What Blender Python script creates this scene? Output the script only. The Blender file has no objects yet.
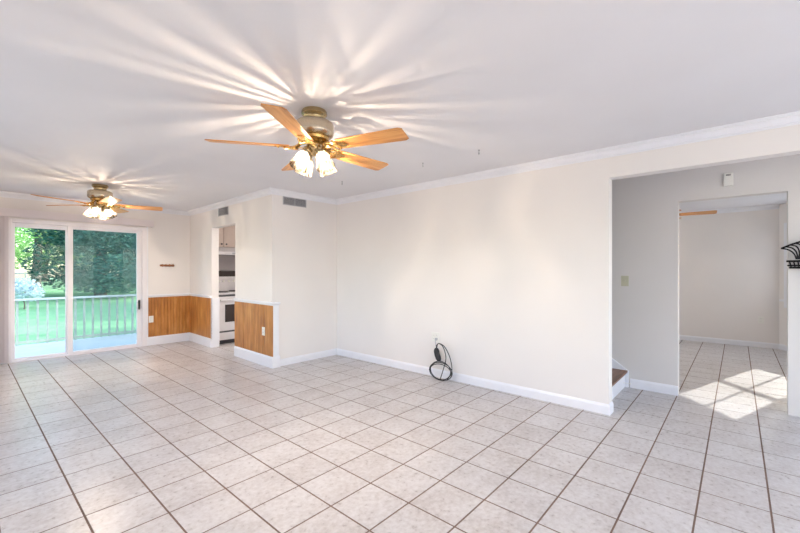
import bpy, bmesh, math, random
from mathutils import Vector, Matrix
from math import pi, sin, cos, radians as R

S = bpy.context.scene
COL = S.collection
random.seed(7)

# ------------------------------------------------------------------ camera
YAW = math.atan2(737.5 - 400, 385.0)
cam_d = bpy.data.cameras.new('camera')
cam_d.sensor_width = 36.0
cam_d.lens = 385.0 / 800 * 36
cam_d.shift_y = 4.0 / 800
cam_d.clip_start = 0.02
cam = bpy.data.objects.new('camera', cam_d)
cam.location = (0, 0, 1.305)
cam.rotation_euler = (pi / 2, 0, YAW - pi / 2)
COL.objects.link(cam)
S.camera = cam

# ------------------------------------------------------------------ view, world, sun, fill lights
S.view_settings.view_transform = 'Standard'
S.view_settings.look = 'None'
S.view_settings.gamma = 1.0
S.view_settings.use_curve_mapping = False
S.view_settings.exposure = -0.05

W = bpy.data.worlds.new('sky')
S.world = W
W.use_nodes = True
wn = W.node_tree
wn.nodes.clear()
sky = wn.nodes.new('ShaderNodeTexSky')
sky.sky_type = 'NISHITA'
sky.sun_disc = False
sky.sun_elevation = R(25.5)
sky.sun_rotation = R(108)
sky.air_density = 1.0
sky.dust_density = 1.5
bgn = wn.nodes.new('ShaderNodeBackground')
bgn.inputs['Strength'].default_value = 0.95
won = wn.nodes.new('ShaderNodeOutputWorld')
wn.links.new(sky.outputs[0], bgn.inputs['Color'])
wn.links.new(bgn.outputs[0], won.inputs['Surface'])


def lamp(name, kind, loc, energy, color, direction=None, **kw):
    d = bpy.data.lights.new(name, kind)
    d.energy = energy
    d.color = color
    for k, v in kw.items():
        setattr(d, k, v)
    o = bpy.data.objects.new(name, d)
    o.location = loc
    if direction is not None:
        o.rotation_euler = Vector(direction).to_track_quat('-Z', 'Y').to_euler()
    COL.objects.link(o)
    return o


SUN_T = Vector((-0.95, 0.31, -0.4775)).normalized()
lamp('sun', 'SUN', (20, -8, 12), 8.0, (1.0, 0.96, 0.91), SUN_T, angle=R(0.5))
# unseen area lights added as fill for the room, hall, far room and kitchen
FILL_TINT = (0.86, 0.92, 1.0)
lamp('fill_left_window', 'AREA', (-0.70, 3.6, 1.45), 14, FILL_TINT, (1, 0, 0), shape='RECTANGLE', size=2.6, size_y=1.3)
lamp('fill_back_window', 'AREA', (1.6, -2.28, 1.35), 48, FILL_TINT, (0, 1, 0), shape='RECTANGLE', size=3.2, size_y=1.7)
lamp('fill_hall_end', 'AREA', (4.45, -2.28, 1.2), 9, (0.86, 0.92, 1.0), (0, 1, 0), shape='RECTANGLE', size=0.8, size_y=1.9)  # added to brighten the hall from its unseen end
lamp('fill_far_room', 'AREA', (6.6, 3.93, 1.4), 22, FILL_TINT, (0, -1, 0), shape='RECTANGLE', size=1.6, size_y=1.3)  # added fill for the far room, from its unseen side
lamp('daylight_bay_window', 'AREA', (8.47, -1.10, 1.4), 16, (0.72, 0.84, 1.0), (-0.653, 0.757, -0.35), shape='RECTANGLE', size=0.74, size_y=1.0)
lamp('kitchen_fill_light', 'AREA', (3.35, 5.2, 2.37), 18, (1, 0.95, 0.90), (0, 0, -1), shape='DISK', size=0.4)  # fill light added to brighten the kitchen, no fixture behind it


# ------------------------------------------------------------------ node helpers
def new_mat(name):
    m = bpy.data.materials.new(name)
    m.use_nodes = True
    nt = m.node_tree
    b = nt.nodes['Principled BSDF']
    return m, nt, b


def N(nt, kind, **kw):
    n = nt.nodes.new(kind)
    for k, v in kw.items():
        if k.startswith('i_'):
            n.inputs[k[2:].replace('_', ' ')].default_value = v
        else:
            setattr(n, k, v)
    return n


def math_n(nt, op, a, b=None, clamp=False):
    n = nt.nodes.new('ShaderNodeMath')
    n.operation = op
    n.use_clamp = clamp
    for i, v in enumerate((a, b)):
        if v is None:
            continue
        if isinstance(v, (int, float)):
            n.inputs[i].default_value = v
        else:
            nt.links.new(v, n.inputs[i])
    return n.outputs[0]


def ramp(nt, fac, stops):
    r = nt.nodes.new('ShaderNodeValToRGB')
    cr = r.color_ramp
    while len(cr.elements) < len(stops):
        cr.elements.new(0.5)
    for e, (p, c) in zip(cr.elements, stops):
        e.position = p
        e.color = (*c, 1)
    nt.links.new(fac, r.inputs[0])
    return r.outputs[0]


def srgb(r, g, b):
    def f(c):
        c /= 255.0
        return c / 12.92 if c <= 0.04045 else ((c + 0.055) / 1.055) ** 2.4
    return (f(r), f(g), f(b))


def noise(nt, scale, detail=3.0, coord='Object', stretch=None, rough=0.5):
    tc = nt.nodes.new('ShaderNodeTexCoord')
    src = tc.outputs[coord]
    if stretch:
        mp = nt.nodes.new('ShaderNodeMapping')
        mp.inputs['Scale'].default_value = stretch
        nt.links.new(src, mp.inputs[0])
        src = mp.outputs[0]
    n = nt.nodes.new('ShaderNodeTexNoise')
    n.inputs['Scale'].default_value = scale
    n.inputs['Detail'].default_value = detail
    n.inputs['Roughness'].default_value = rough
    nt.links.new(src, n.inputs['Vector'])
    return n.outputs['Fac']


def bump(nt, b, h, strength, dist=0.01):
    bp = nt.nodes.new('ShaderNodeBump')
    bp.inputs['Strength'].default_value = strength
    bp.inputs['Distance'].default_value = dist
    nt.links.new(h, bp.inputs['Height'])
    nt.links.new(bp.outputs[0], b.inputs['Normal'])


def plain(name, col, rough=0.5, metal=0.0, var=0.06, vscale=6.0, bmp=0.0, bscale=200.0, spec=0.5):
    m, nt, b = new_mat(name)
    f = noise(nt, vscale)
    c2 = tuple(max(0, c * (1 - var)) for c in col)
    c1 = tuple(min(1, c * (1 + var * 0.5)) for c in col)
    nt.links.new(ramp(nt, f, [(0.3, c2), (0.7, c1)]), b.inputs['Base Color'])
    b.inputs['Roughness'].default_value = rough
    b.inputs['Metallic'].default_value = metal
    b.inputs['Specular IOR Level'].default_value = spec
    if bmp:
        bump(nt, b, noise(nt, bscale, 2), bmp, 0.002)
    return m


def wood(name, dark, mid, light, axis='z', scale=9.0, rough=0.4, grain=14.0):
    m, nt, b = new_mat(name)
    st = {'z': (grain, grain, 1), 'x': (1, grain, grain), 'y': (grain, 1, grain)}[axis]
    f = noise(nt, scale * 0.35, 5, stretch=st, rough=0.6)
    g = noise(nt, scale * 0.25, 2, stretch=tuple(0.35 * s if s > 1 else s for s in st))
    mix = math_n(nt, 'ADD', math_n(nt, 'MULTIPLY', f, 0.6), math_n(nt, 'MULTIPLY', g, 0.4))
    nt.links.new(ramp(nt, mix, [(0.34, dark), (0.5, mid), (0.66, light)]), b.inputs['Base Color'])
    b.inputs['Roughness'].default_value = rough
    bump(nt, b, f, 0.15, 0.002)
    return m


M = {}
M['wall'] = plain('cream_wall_paint', srgb(238, 233, 230), 0.65, var=0.02, vscale=1.3, bmp=0.10, bscale=240, spec=0.3)
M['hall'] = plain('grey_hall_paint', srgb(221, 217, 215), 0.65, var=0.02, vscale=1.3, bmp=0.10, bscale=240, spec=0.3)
M['ceiling'] = plain('ceiling_paint', srgb(232, 231, 235), 0.75, var=0.02, vscale=2.0, bmp=0.15, bscale=160, spec=0.3)
M['trim'] = plain('white_gloss_trim', srgb(240, 240, 245), 0.3, var=0.02)
M['grout'] = plain('brown_grout', srgb(122, 100, 88), 0.9, var=0.25, vscale=3)
M['wains'] = wood('honey_wainscot_wood', srgb(152, 92, 38), srgb(188, 124, 58), srgb(210, 150, 84), 'z', 9, 0.4, 7)
M['blade'] = wood('oak_blade_wood', srgb(172, 106, 48), srgb(212, 148, 80), srgb(228, 172, 108), 'x', 10, 0.35, 16)
M['tread'] = wood('brown_tread_wood', srgb(96, 62, 42), srgb(134, 92, 66), srgb(160, 116, 88), 'x', 10, 0.4, 10)
M['plastic'] = plain('white_plastic', srgb(238, 236, 230), 0.35, var=0.01)
M['almond'] = plain('almond_plastic', srgb(196, 194, 172), 0.4, var=0.02)
M['vinyl'] = plain('white_vinyl_frame', srgb(238, 234, 238), 0.4, var=0.01)
M['vane'] = None
M['enamel'] = plain('white_enamel', srgb(232, 228, 230), 0.2, var=0.01)
M['cab'] = plain('cream_cabinet_paint', srgb(226, 208, 196), 0.4, var=0.02)
M['black'] = plain('black_rubber', srgb(32, 31, 34), 0.5, var=0.1)
M['blackglass'] = plain('dark_oven_glass', srgb(64, 54, 52), 0.15, var=0.05)
M['backsplash'] = plain('grey_backsplash', srgb(206, 198, 200), 0.35, var=0.03)
M['iron'] = plain('black_wrought_iron', srgb(30, 28, 30), 0.45, 0.6, var=0.2)
M['ventgrey'] = plain('grey_vent_metal', srgb(186, 186, 190), 0.5, 0.1, var=0.04)
M['ventdark'] = plain('dark_duct', srgb(84, 84, 88), 0.9)
M['brass'] = plain('antique_brass', srgb(186, 166, 126), 0.22, 1.0, var=0.12, vscale=30)
M['nickel'] = plain('brushed_nickel_brass', srgb(200, 188, 166), 0.27, 1.0, var=0.08, vscale=40)
M['irons'] = plain('polished_brass', srgb(206, 168, 104), 0.25, 1.0, var=0.2, vscale=60)
M['bronze'] = plain('bronze_rack', srgb(150, 92, 54), 0.45, 0.0, var=0.15)
M['hook'] = plain('ceiling_hook_metal', srgb(140, 140, 146), 0.35, 0.9)
M['deck'] = plain('pale_painted_deck', srgb(218, 224, 226), 0.6, var=0.08, vscale=4)
M['baluster'] = plain('shaded_baluster_wood', srgb(158, 172, 164), 0.8, var=0.1, vscale=4)  # darker than the rail: backlit shade is put into the baluster colour
M['rail'] = plain('pale_painted_rail', srgb(176, 188, 190), 0.6, var=0.08, vscale=4)
M['siding'] = plain('siding', srgb(210, 210, 205), 0.7)
M['bark'] = plain('tree_bark', srgb(104, 96, 92), 0.9, var=0.5, vscale=5, bmp=0.5, bscale=20)
M['galv'] = plain('galvanised_wire', srgb(190, 200, 205), 0.4, 0.5)


def tile_mat():
    m, nt, b = new_mat('mottled_ceramic_tile')
    f = noise(nt, 32, 7, rough=0.64)
    f2 = noise(nt, 5, 4, rough=0.6)
    geo = N(nt, 'ShaderNodeNewGeometry')
    ri = geo.outputs['Random Per Island']
    mix = math_n(nt, 'ADD', math_n(nt, 'MULTIPLY', f, 0.62), math_n(nt, 'MULTIPLY', f2, 0.38))
    mix = math_n(nt, 'ADD', mix, math_n(nt, 'MULTIPLY', math_n(nt, 'SUBTRACT', ri, 0.5), 0.07))
    c = ramp(nt, mix, [(0.30, srgb(172, 165, 161)), (0.44, srgb(192, 186, 184)), (0.55, srgb(204, 200, 199)), (0.70, srgb(216, 213, 213))])
    nt.links.new(c, b.inputs['Base Color'])
    nt.links.new(math_n(nt, 'ADD', math_n(nt, 'MULTIPLY', f, 0.2), 0.2), b.inputs['Roughness'])
    b.inputs['Specular IOR Level'].default_value = 0.45
    bump(nt, b, noise(nt, 30, 3), 0.12, 0.002)
    return m


M['tile'] = tile_mat()


def glass_mat(name, tint=(0.97, 0.99, 0.985), refl=1.0):
    m, nt, b = new_mat(name)
    nt.nodes.remove(b)
    t = N(nt, 'ShaderNodeBsdfTransparent')
    t.inputs[0].default_value = (*tint, 1)
    g = N(nt, 'ShaderNodeBsdfGlossy')
    g.inputs['Roughness'].default_value = 0.01
    fr = N(nt, 'ShaderNodeFresnel')
    fr.inputs[0].default_value = 1.45
    mx = N(nt, 'ShaderNodeMixShader')
    nt.links.new(math_n(nt, 'MULTIPLY', fr.outputs[0], refl), mx.inputs[0])
    nt.links.new(t.outputs[0], mx.inputs[1])
    nt.links.new(g.outputs[0], mx.inputs[2])
    nt.links.new(mx.outputs[0], nt.nodes['Material Output'].inputs[0])
    return m


M['glass'] = glass_mat('window_glass', refl=0.22)


def cover_mat(name, col, cover):
    """Fine mesh seen from afar: part of the area is thread, the rest is open."""
    m, nt, b = new_mat(name)
    b.inputs['Base Color'].default_value = (*col, 1)
    b.inputs['Roughness'].default_value = 0.7
    t = N(nt, 'ShaderNodeBsdfTransparent')
    mx = N(nt, 'ShaderNodeMixShader')
    mx.inputs[0].default_value = cover
    nt.links.new(t.outputs[0], mx.inputs[1])
    nt.links.new(b.outputs[0], mx.inputs[2])
    nt.links.new(mx.outputs[0], nt.nodes['Material Output'].inputs[0])
    return m


def fabric_mat(name, c):
    m, nt, b = new_mat(name)
    b.inputs['Base Color'].default_value = (*c, 1)
    b.inputs['Roughness'].default_value = 0.75
    t = N(nt, 'ShaderNodeBsdfTranslucent')
    t.inputs[0].default_value = (*c, 1)
    mx = N(nt, 'ShaderNodeMixShader')
    mx.inputs[0].default_value = 0.45
    nt.links.new(b.outputs[0], mx.inputs[1])
    nt.links.new(t.outputs[0], mx.inputs[2])
    nt.links.new(mx.outputs[0], nt.nodes['Material Output'].inputs[0])
    bump(nt, b, noise(nt, 220, 2), 0.1, 0.001)
    return m


M['vane'] = fabric_mat('blind_vane_fabric', srgb(240, 234, 236))
M['screen'] = cover_mat('grey_insect_screen', srgb(120, 160, 165), 0.16)
M['chain'] = cover_mat('chain_link_wire', srgb(170, 180, 180), 0.12)


def shade_mat():
    """Fluted pressed glass: clear ribs let the bulb's light out as streaks, frosted ribs scatter it."""
    m, nt, b = new_mat('fluted_frosted_glass')
    nt.nodes.remove(b)
    tc = N(nt, 'ShaderNodeTexCoord')
    sx = N(nt, 'ShaderNodeSeparateXYZ')
    nt.links.new(tc.outputs['Object'], sx.inputs[0])
    ang = math_n(nt, 'ARCTAN2', sx.outputs[1], sx.outputs[0])
    oi = N(nt, 'ShaderNodeObjectInfo')
    nz = N(nt, 'ShaderNodeTexNoise')
    nz.noise_dimensions = '2D'
    nz.inputs['Scale'].default_value = 10.0
    nz.inputs['Detail'].default_value = 3
    cb = N(nt, 'ShaderNodeCombineXYZ')
    nt.links.new(ang, cb.inputs[0])
    nt.links.new(math_n(nt, 'MULTIPLY', oi.outputs['Random'], 40.0), cb.inputs[1])
    nt.links.new(cb.outputs[0], nz.inputs['Vector'])
    nf = nz.outputs[0]
    flute = math_n(nt, 'SINE', math_n(nt, 'MULTIPLY', ang, 18))
    v = math_n(nt, 'ADD', nf, math_n(nt, 'MULTIPLY', flute, 0.05))
    clear = ramp(nt, v, [(0.50, (0.03, 0.03, 0.03)), (0.56, (0.35, 0.35, 0.35)), (0.62, (0.80, 0.80, 0.80))])
    # the flutes fade into solid frosting towards the neck
    fade = N(nt, 'ShaderNodeMapRange')
    fade.interpolation_type = 'SMOOTHSTEP'
    fade.inputs['From Min'].default_value = -0.068
    fade.inputs['From Max'].default_value = -0.100
    nt.links.new(sx.outputs[2], fade.inputs['Value'])
    clear = math_n(nt, 'MULTIPLY', clear, fade.outputs[0])
    tr = N(nt, 'ShaderNodeBsdfTransparent')
    tr.inputs[0].default_value = (1.0, 0.94, 0.85, 1)
    tl = N(nt, 'ShaderNodeBsdfTranslucent')
    tl.inputs[0].default_value = (0.045, 0.0375, 0.028, 1)
    df = N(nt, 'ShaderNodeBsdfGlossy')
    df.inputs[0].default_value = (0.20, 0.18, 0.15, 1)
    df.inputs['Roughness'].default_value = 0.25
    m0 = N(nt, 'ShaderNodeMixShader')
    m0.inputs[0].default_value = 0.12
    nt.links.new(tl.outputs[0], m0.inputs[1])
    nt.links.new(df.outputs[0], m0.inputs[2])
    mx = N(nt, 'ShaderNodeMixShader')
    nt.links.new(clear, mx.inputs[0])
    nt.links.new(m0.outputs[0], mx.inputs[1])
    nt.links.new(tr.outputs[0], mx.inputs[2])
    nt.links.new(mx.outputs[0], nt.nodes['Material Output'].inputs[0])
    return m


M['shade'] = shade_mat()


def emit_mat(name, col, st):
    m, nt, b = new_mat(name)
    b.inputs['Emission Color'].default_value = (*col, 1)
    b.inputs['Emission Strength'].default_value = st
    b.inputs['Base Color'].default_value = (*col, 1)
    return m


M['bulb'] = emit_mat('lit_bulb', (1, 0.86, 0.66), 14)


def leaf_mat(name, c1, c2, c3):
    m, nt, b = new_mat(name)
    nt.nodes.remove(b)
    geo = N(nt, 'ShaderNodeNewGeometry')
    col = ramp(nt, geo.outputs['Random Per Island'], [(0.0, c1), (0.5, c2), (1.0, c3)])
    d = N(nt, 'ShaderNodeBsdfDiffuse')
    t = N(nt, 'ShaderNodeBsdfTranslucent')
    nt.links.new(col, d.inputs[0])
    nt.links.new(col, t.inputs[0])
    mx = N(nt, 'ShaderNodeMixShader')
    mx.inputs[0].default_value = 0.45
    nt.links.new(d.outputs[0], mx.inputs[1])
    nt.links.new(t.outputs[0], mx.inputs[2])
    nt.links.new(mx.outputs[0], nt.nodes['Material Output'].inputs[0])
    return m


M['leaf'] = leaf_mat('bright_leaves', srgb(110, 164, 96), srgb(160, 208, 132), srgb(206, 234, 180))
M['leafdark'] = leaf_mat('dark_evergreen_leaves', srgb(44, 88, 86), srgb(66, 116, 110), srgb(116, 166, 154))
M['leafpale'] = leaf_mat('pale_shrub_leaves', srgb(196, 216, 226), srgb(212, 226, 236), srgb(228, 236, 242))


def lawn_mat():
    m, nt, b = new_mat('mown_grass')
    f = noise(nt, 1.2, 6, rough=0.7)
    g = noise(nt, 30, 4)
    mix = math_n(nt, 'ADD', math_n(nt, 'MULTIPLY', f, 0.6), math_n(nt, 'MULTIPLY', g, 0.4))
    nt.links.new(ramp(nt, mix, [(0.3, srgb(98, 150, 104)), (0.5, srgb(120, 172, 124)), (0.7, srgb(156, 196, 144))]), b.inputs['Base Color'])
    b.inputs['Roughness'].default_value = 0.9
    return m


M['lawn'] = lawn_mat()


# ------------------------------------------------------------------ mesh helpers
class MB:
    def __init__(self):
        self.bm = bmesh.new()

    def quad_prism(self, pts, z0, z1):
        """extrude a plan polygon (ccw) from z0 to z1"""
        lo = [self.bm.verts.new((x, y, z0)) for x, y in pts]
        hi = [self.bm.verts.new((x, y, z1)) for x, y in pts]
        n = len(pts)
        self.bm.faces.new(lo[::-1])
        self.bm.faces.new(hi)
        for i in range(n):
            self.bm.faces.new((lo[i], lo[(i + 1) % n], hi[(i + 1) % n], hi[i]))
        return self

    def box(self, x0, x1, y0, y1, z0, z1):
        return self.quad_prism([(x0, y0), (x1, y0), (x1, y1), (x0, y1)], z0, z1)

    def prism_m(self, pts, h0, h1, mat):
        before = set(self.bm.verts)
        self.quad_prism(pts, h0, h1)
        for v in self.bm.verts:
            if v not in before:
                v.co = mat @ v.co
        return self

    def lathe(self, prof, segs=32, mat=None):
        rings = []
        for r, z in prof:
            if r < 1e-5:
                rings.append([self.bm.verts.new((0, 0, z))])
            else:
                rings.append([self.bm.verts.new((r * cos(2 * pi * i / segs), r * sin(2 * pi * i / segs), z)) for i in range(segs)])
        for a, b in zip(rings, rings[1:]):
            for i in range(segs):
                j = (i + 1) % segs
                q = []
                for v in ((a[i] if len(a) > 1 else a[0]), (a[j] if len(a) > 1 else a[0]), (b[j] if len(b) > 1 else b[0]), (b[i] if len(b) > 1 else b[0])):
                    if v not in q:
                        q.append(v)
                if len(q) > 2:
                    self.bm.faces.new(q)
        if mat is not None:
            for rg in rings:
                for v in rg:
                    v.co = mat @ v.co
        return self

    def tube(self, pts, r, segs=8, closed=False, radii=None):
        pts = [Vector(p) for p in pts]
        n = len(pts)
        rings = []
        up = None
        for i, p in enumerate(pts):
            if closed:
                t = pts[(i + 1) % n] - pts[i - 1]
            else:
                t = pts[min(i + 1, n - 1)] - pts[max(i - 1, 0)]
            t.normalize()
            if up is None:
                up = Vector((0, 0, 1)) if abs(t.z) < 0.9 else Vector((1, 0, 0))
            a = t.cross(up)
            if a.length < 1e-5:
                a = t.cross(Vector((0.3, 1, 0.2)))
            a.normalize()
            b = a.cross(t).normalized()
            up = b
            rr = radii[i] if radii else r
            rings.append([self.bm.verts.new(p + a * (rr * cos(2 * pi * k / segs)) + b * (rr * sin(2 * pi * k / segs))) for k in range(segs)])
        rng = range(n if closed else n - 1)
        for i in rng:
            A, B = rings[i], rings[(i + 1) % n]
            for k in range(segs):
                self.bm.faces.new((A[k], A[(k + 1) % segs], B[(k + 1) % segs], B[k]))
        if not closed:
            self.bm.faces.new(rings[0][::-1])
            self.bm.faces.new(rings[-1])
        return self

    def sweep(self, path, prof):
        """prof: closed list of (offset to the left of travel, z); path in plan; mitred corners"""
        P = [Vector((x, y)) for x, y in path]
        n = len(P)
        rings = []
        for i in range(n):
            d0 = (P[i] - P[i - 1]).normalized() if i else (P[1] - P[0]).normalized()
            d1 = (P[i + 1] - P[i]).normalized() if i < n - 1 else d0
            n0 = Vector((-d0.y, d0.x))
            n1 = Vector((-d1.y, d1.x))
            m = (n0 + n1)
            m = m / max(0.2, m.dot(n0))
            rings.append([self.bm.verts.new((P[i].x + m.x * o, P[i].y + m.y * o, z)) for o, z in prof])
        k = len(prof)
        for a, b in zip(rings, rings[1:]):
            for j in range(k):
                self.bm.faces.new((a[j], a[(j + 1) % k], b[(j + 1) % k], b[j]))
        self.bm.faces.new(rings[0][::-1])
        self.bm.faces.new(rings[-1])
        return self

    def build(self, name, mat, parent=None, smooth=False, bevel=0.0, loc=None, rot=None):
        bmesh.ops.recalc_face_normals(self.bm, faces=self.bm.faces)
        me = bpy.data.meshes.new(name)
        self.bm.to_mesh(me)
        self.bm.free()
        mats = mat if isinstance(mat, (list, tuple)) else [mat]
        for q in mats:
            me.materials.append(q)
        if smooth:
            me.polygons.foreach_set('use_smooth', [True] * len(me.polygons))
            me.set_sharp_from_angle(angle=R(38))
        o = bpy.data.objects.new(name, me)
        COL.objects.link(o)
        if parent:
            o.parent = parent
        if loc:
            o.location = loc
        if rot is not None:
            o.rotation_euler = rot
        if bevel:
            b = o.modifiers.new('bevel', 'BEVEL')
            b.width = bevel
            b.segments = 2
            b.limit_method = 'ANGLE'
        return o


def tag(o, label, cat, group=None, kind=None):
    o['label'] = label
    o['category'] = cat
    if group:
        o['group'] = group
    if kind:
        o['kind'] = kind
    return o


def struct(o):
    o['kind'] = 'structure'
    return o


def thing(name, loc, label, cat, rz=0, group=None):
    o = bpy.data.objects.new(name, None)
    o.empty_display_size = 0.1
    o.location = loc
    o.rotation_euler = (0, 0, rz)
    COL.objects.link(o)
    return tag(o, label, cat, group)


def copy_tree(o, parent=None):
    c = o.copy()
    COL.objects.link(c)
    if parent:
        c.parent = parent
        c.matrix_parent_inverse = o.matrix_parent_inverse.copy()
    for ch in list(o.children):
        copy_tree(ch, c)
    return c


CEIL = 2.40
XW, YE, XK, YS, XH = 3.86, 4.69, 2.75, 7.70, 4.93   # long wall, vent wall, kitchen wall, sliding-door wall, hall wall
XL, YB = -0.60, -2.20
YJ = 6.70     # far edge of the kitchen doorway


def xk(y):
    """the kitchen wall runs slightly out of square"""
    return XK + 0.0253 * (y - YE)


TH = 0.12

# ------------------------------------------------------------------ floor: real tiles over recessed grout
PX, PY = 0.3062, 0.3052
bm = bmesh.new()
gv = [bm.verts.new(p) for p in ((XL - TH, YB - TH, -0.0014), (9.2, YB - TH, -0.0014), (9.2, YS + 0.15, -0.0014), (XL - TH, YS + 0.15, -0.0014))]
f = bm.faces.new(gv)
f.material_index = 1
g, bv = 0.0036, 0.0020
i0, i1 = math.floor((XL - TH - 0.434) / PX), math.ceil((9.2 - 0.434) / PX)
j0, j1 = math.floor((YB - TH - 0.474) / PY), math.ceil((YS + 0.15 - 0.474) / PY)
for i in range(i0, i1):
    for j in range(j0, j1):
        x0, x1 = 0.434 + i * PX + g, 0.434 + (i + 1) * PX - g
        y0, y1 = 0.474 + j * PY + g, 0.474 + (j + 1) * PY - g
        x0, x1 = max(x0, XL - TH), min(x1, 9.2)
        y0, y1 = max(y0, YB - TH), min(y1, YS + 0.15)
        if x1 - x0 < 0.01 or y1 - y0 < 0.01:
            continue
        dz = random.uniform(-0.0002, 0.0002)
        lo = [bm.verts.new(p) for p in ((x0, y0, -0.003), (x1, y0, -0.003), (x1, y1, -0.003), (x0, y1, -0.003))]
        hi = [bm.verts.new(p) for p in ((x0 + bv, y0 + bv, dz), (x1 - bv, y0 + bv, dz), (x1 - bv, y1 - bv, dz), (x0 + bv, y1 - bv, dz))]
        bm.faces.new(hi)
        for k in range(4):
            bm.faces.new((lo[k], lo[(k + 1) % 4], hi[(k + 1) % 4], hi[k]))
me = bpy.data.meshes.new('floor')
bm.to_mesh(me)
bm.free()
me.materials.append(M['tile'])
me.materials.append(M['grout'])
fo = bpy.data.objects.new('floor', me)
COL.objects.link(fo)
struct(fo)

# ------------------------------------------------------------------ ceiling and walls
struct(MB().box(XL - TH, 9.2, YB - TH, YS + 0.15, CEIL, CEIL + 0.14).build('ceiling', M['ceiling']))

b = MB()
b.box(XW, XW + TH, 0.875, YS, 0, CEIL)
b.box(XW, XW + TH, -1.75, 0.875, 2.143, CEIL)
b.box(XW, XW + TH, YB, -1.75, 0, CEIL)
struct(b.build('wall_right', M['wall']))
b = MB()
b.quad_prism([(XK, YE), (XW, YE), (XW, YE + TH), (xk(YE + TH), YE + TH)], 0, CEIL)
for ya, yb, za in ((YE + TH, 5.80, 0), (5.80, YJ, 2.03), (YJ, YS, 0)):
    b.quad_prism([(xk(ya), ya), (xk(ya) + TH, ya), (xk(yb) + TH, yb), (xk(yb), yb)], za, CEIL)
struct(b.build('wall_kitchen', M['wall']))
b = MB()
b.box(XL - TH, 0.41, YS, YS + 0.15, 0, CEIL)
b.box(0.41, 2.12, YS, YS + 0.15, 2.04, CEIL)
b.box(2.12, 5.05, YS, YS + 0.15, 0, CEIL)
struct(b.build('wall_far', M['wall']))
b = MB()   # left wall with a wide window opening
b.box(XL - TH, XL, YB, 2.3, 0, CEIL).box(XL - TH, XL, 4.9, YS, 0, CEIL)
b.box(XL - TH, XL, 2.3, 4.9, 0, 0.8).box(XL - TH, XL, 2.3, 4.9, 2.1, CEIL)
struct(b.build('wall_left', M['wall']))
b = MB()   # back wall with a wide window opening and the hall's door opening
b.box(XL - TH, 0.0, YB - TH, YB, 0, CEIL).box(3.2, 4.05, YB - TH, YB, 0, CEIL).box(4.85, 9.2, YB - TH, YB, 0, CEIL)
b.box(0.0, 3.2, YB - TH, YB, 0, 0.5).box(0.0, 3.2, YB - TH, YB, 2.2, CEIL).box(4.05, 4.85, YB - TH, YB, 2.15, CEIL)
struct(b.build('wall_back', M['wall']))
b = MB()
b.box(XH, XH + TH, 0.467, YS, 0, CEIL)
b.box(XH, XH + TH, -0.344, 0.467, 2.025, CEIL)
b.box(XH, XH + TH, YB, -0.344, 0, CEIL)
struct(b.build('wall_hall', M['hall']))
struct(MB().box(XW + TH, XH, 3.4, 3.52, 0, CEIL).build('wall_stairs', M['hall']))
b = MB()
b.box(8.95, 9.07, -0.52, 4.0, 0, CEIL)
struct(b.build('wall_far_room', M['wall']))
b = MB()   # far room's other side, with a window opening
b.box(XH + TH, 5.8, 4.0, 4.12, 0, CEIL).box(7.4, 9.07, 4.0, 4.12, 0, CEIL)
b.box(5.8, 7.4, 4.0, 4.12, 0, 0.75).box(5.8, 7.4, 4.0, 4.12, 2.05, CEIL)
struct(b.build('wall_far_room_side', M['wall']))

# the far room's angled wall with its double-hung window
BAY = Vector((-0.757, -0.653, 0))
BN = Vector((-0.653, 0.757, 0))       # towards the room
BANG = math.atan2(BAY.y, BAY.x)


def bay_box(b, s0, s1, z0, z1, t0, t1):
    """t: depth outwards from the inner face"""
    p = [Vector((8.95, -0.52, 0)) + BAY * s - BN * t for s, t in ((s0, t0), (s1, t0), (s1, t1), (s0, t1))]
    return b.quad_prism([(q.x, q.y) for q in p], z0, z1)


b = MB()
for s0, s1, z0, z1 in ((-0.03, 0.275, 0, CEIL), (1.05, 1.40, 0, CEIL), (0.275, 1.05, 0, 0.85), (0.275, 1.05, 1.92, CEIL)):
    bay_box(b, s0, s1, z0, z1, 0, 0.10)
be = Vector((8.95, -0.52, 0)) + BAY * 1.40
b.box(XH + TH, be.x, be.y - 0.1, be.y, 0, CEIL)
struct(b.build('wall_bay', M['wall']))
w1 = MB()
for s0, s1, z0, z1 in ((0.10, 0.275, 0.70, 2.08), (1.05, 1.225, 0.70, 2.08), (0.275, 1.05, 1.92, 2.08), (0.275, 1.05, 0.70, 0.85)):
    bay_box(w1, s0, s1, z0, z1, -0.022, 0.001)
bay_box(w1, 0.06, 1.23, 0.80, 0.83, -0.06, 0.0)
w1 = struct(w1.build('window_1', M['trim']))
b = MB()
bay_box(b, 0.275, 1.05, 1.40, 1.45, 0.045, 0.07)
bay_box(b, 0.651, 0.674, 0.85, 1.92, 0.05, 0.065)
for s0, s1, z0, z1 in ((0.275, 0.30, 0.85, 1.92), (1.025, 1.05, 0.85, 1.92), (0.275, 1.05, 0.85, 0.875), (0.275, 1.05, 1.895, 1.92)):
    bay_box(b, s0, s1, z0, z1, 0.045, 0.07)
b.build('sash', M['vinyl'], w1)
b = MB()
bay_box(b, 0.28, 1.045, 0.86, 1.91, 0.056, 0.059)
b.build('pane', M['glass'], w1)

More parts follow.
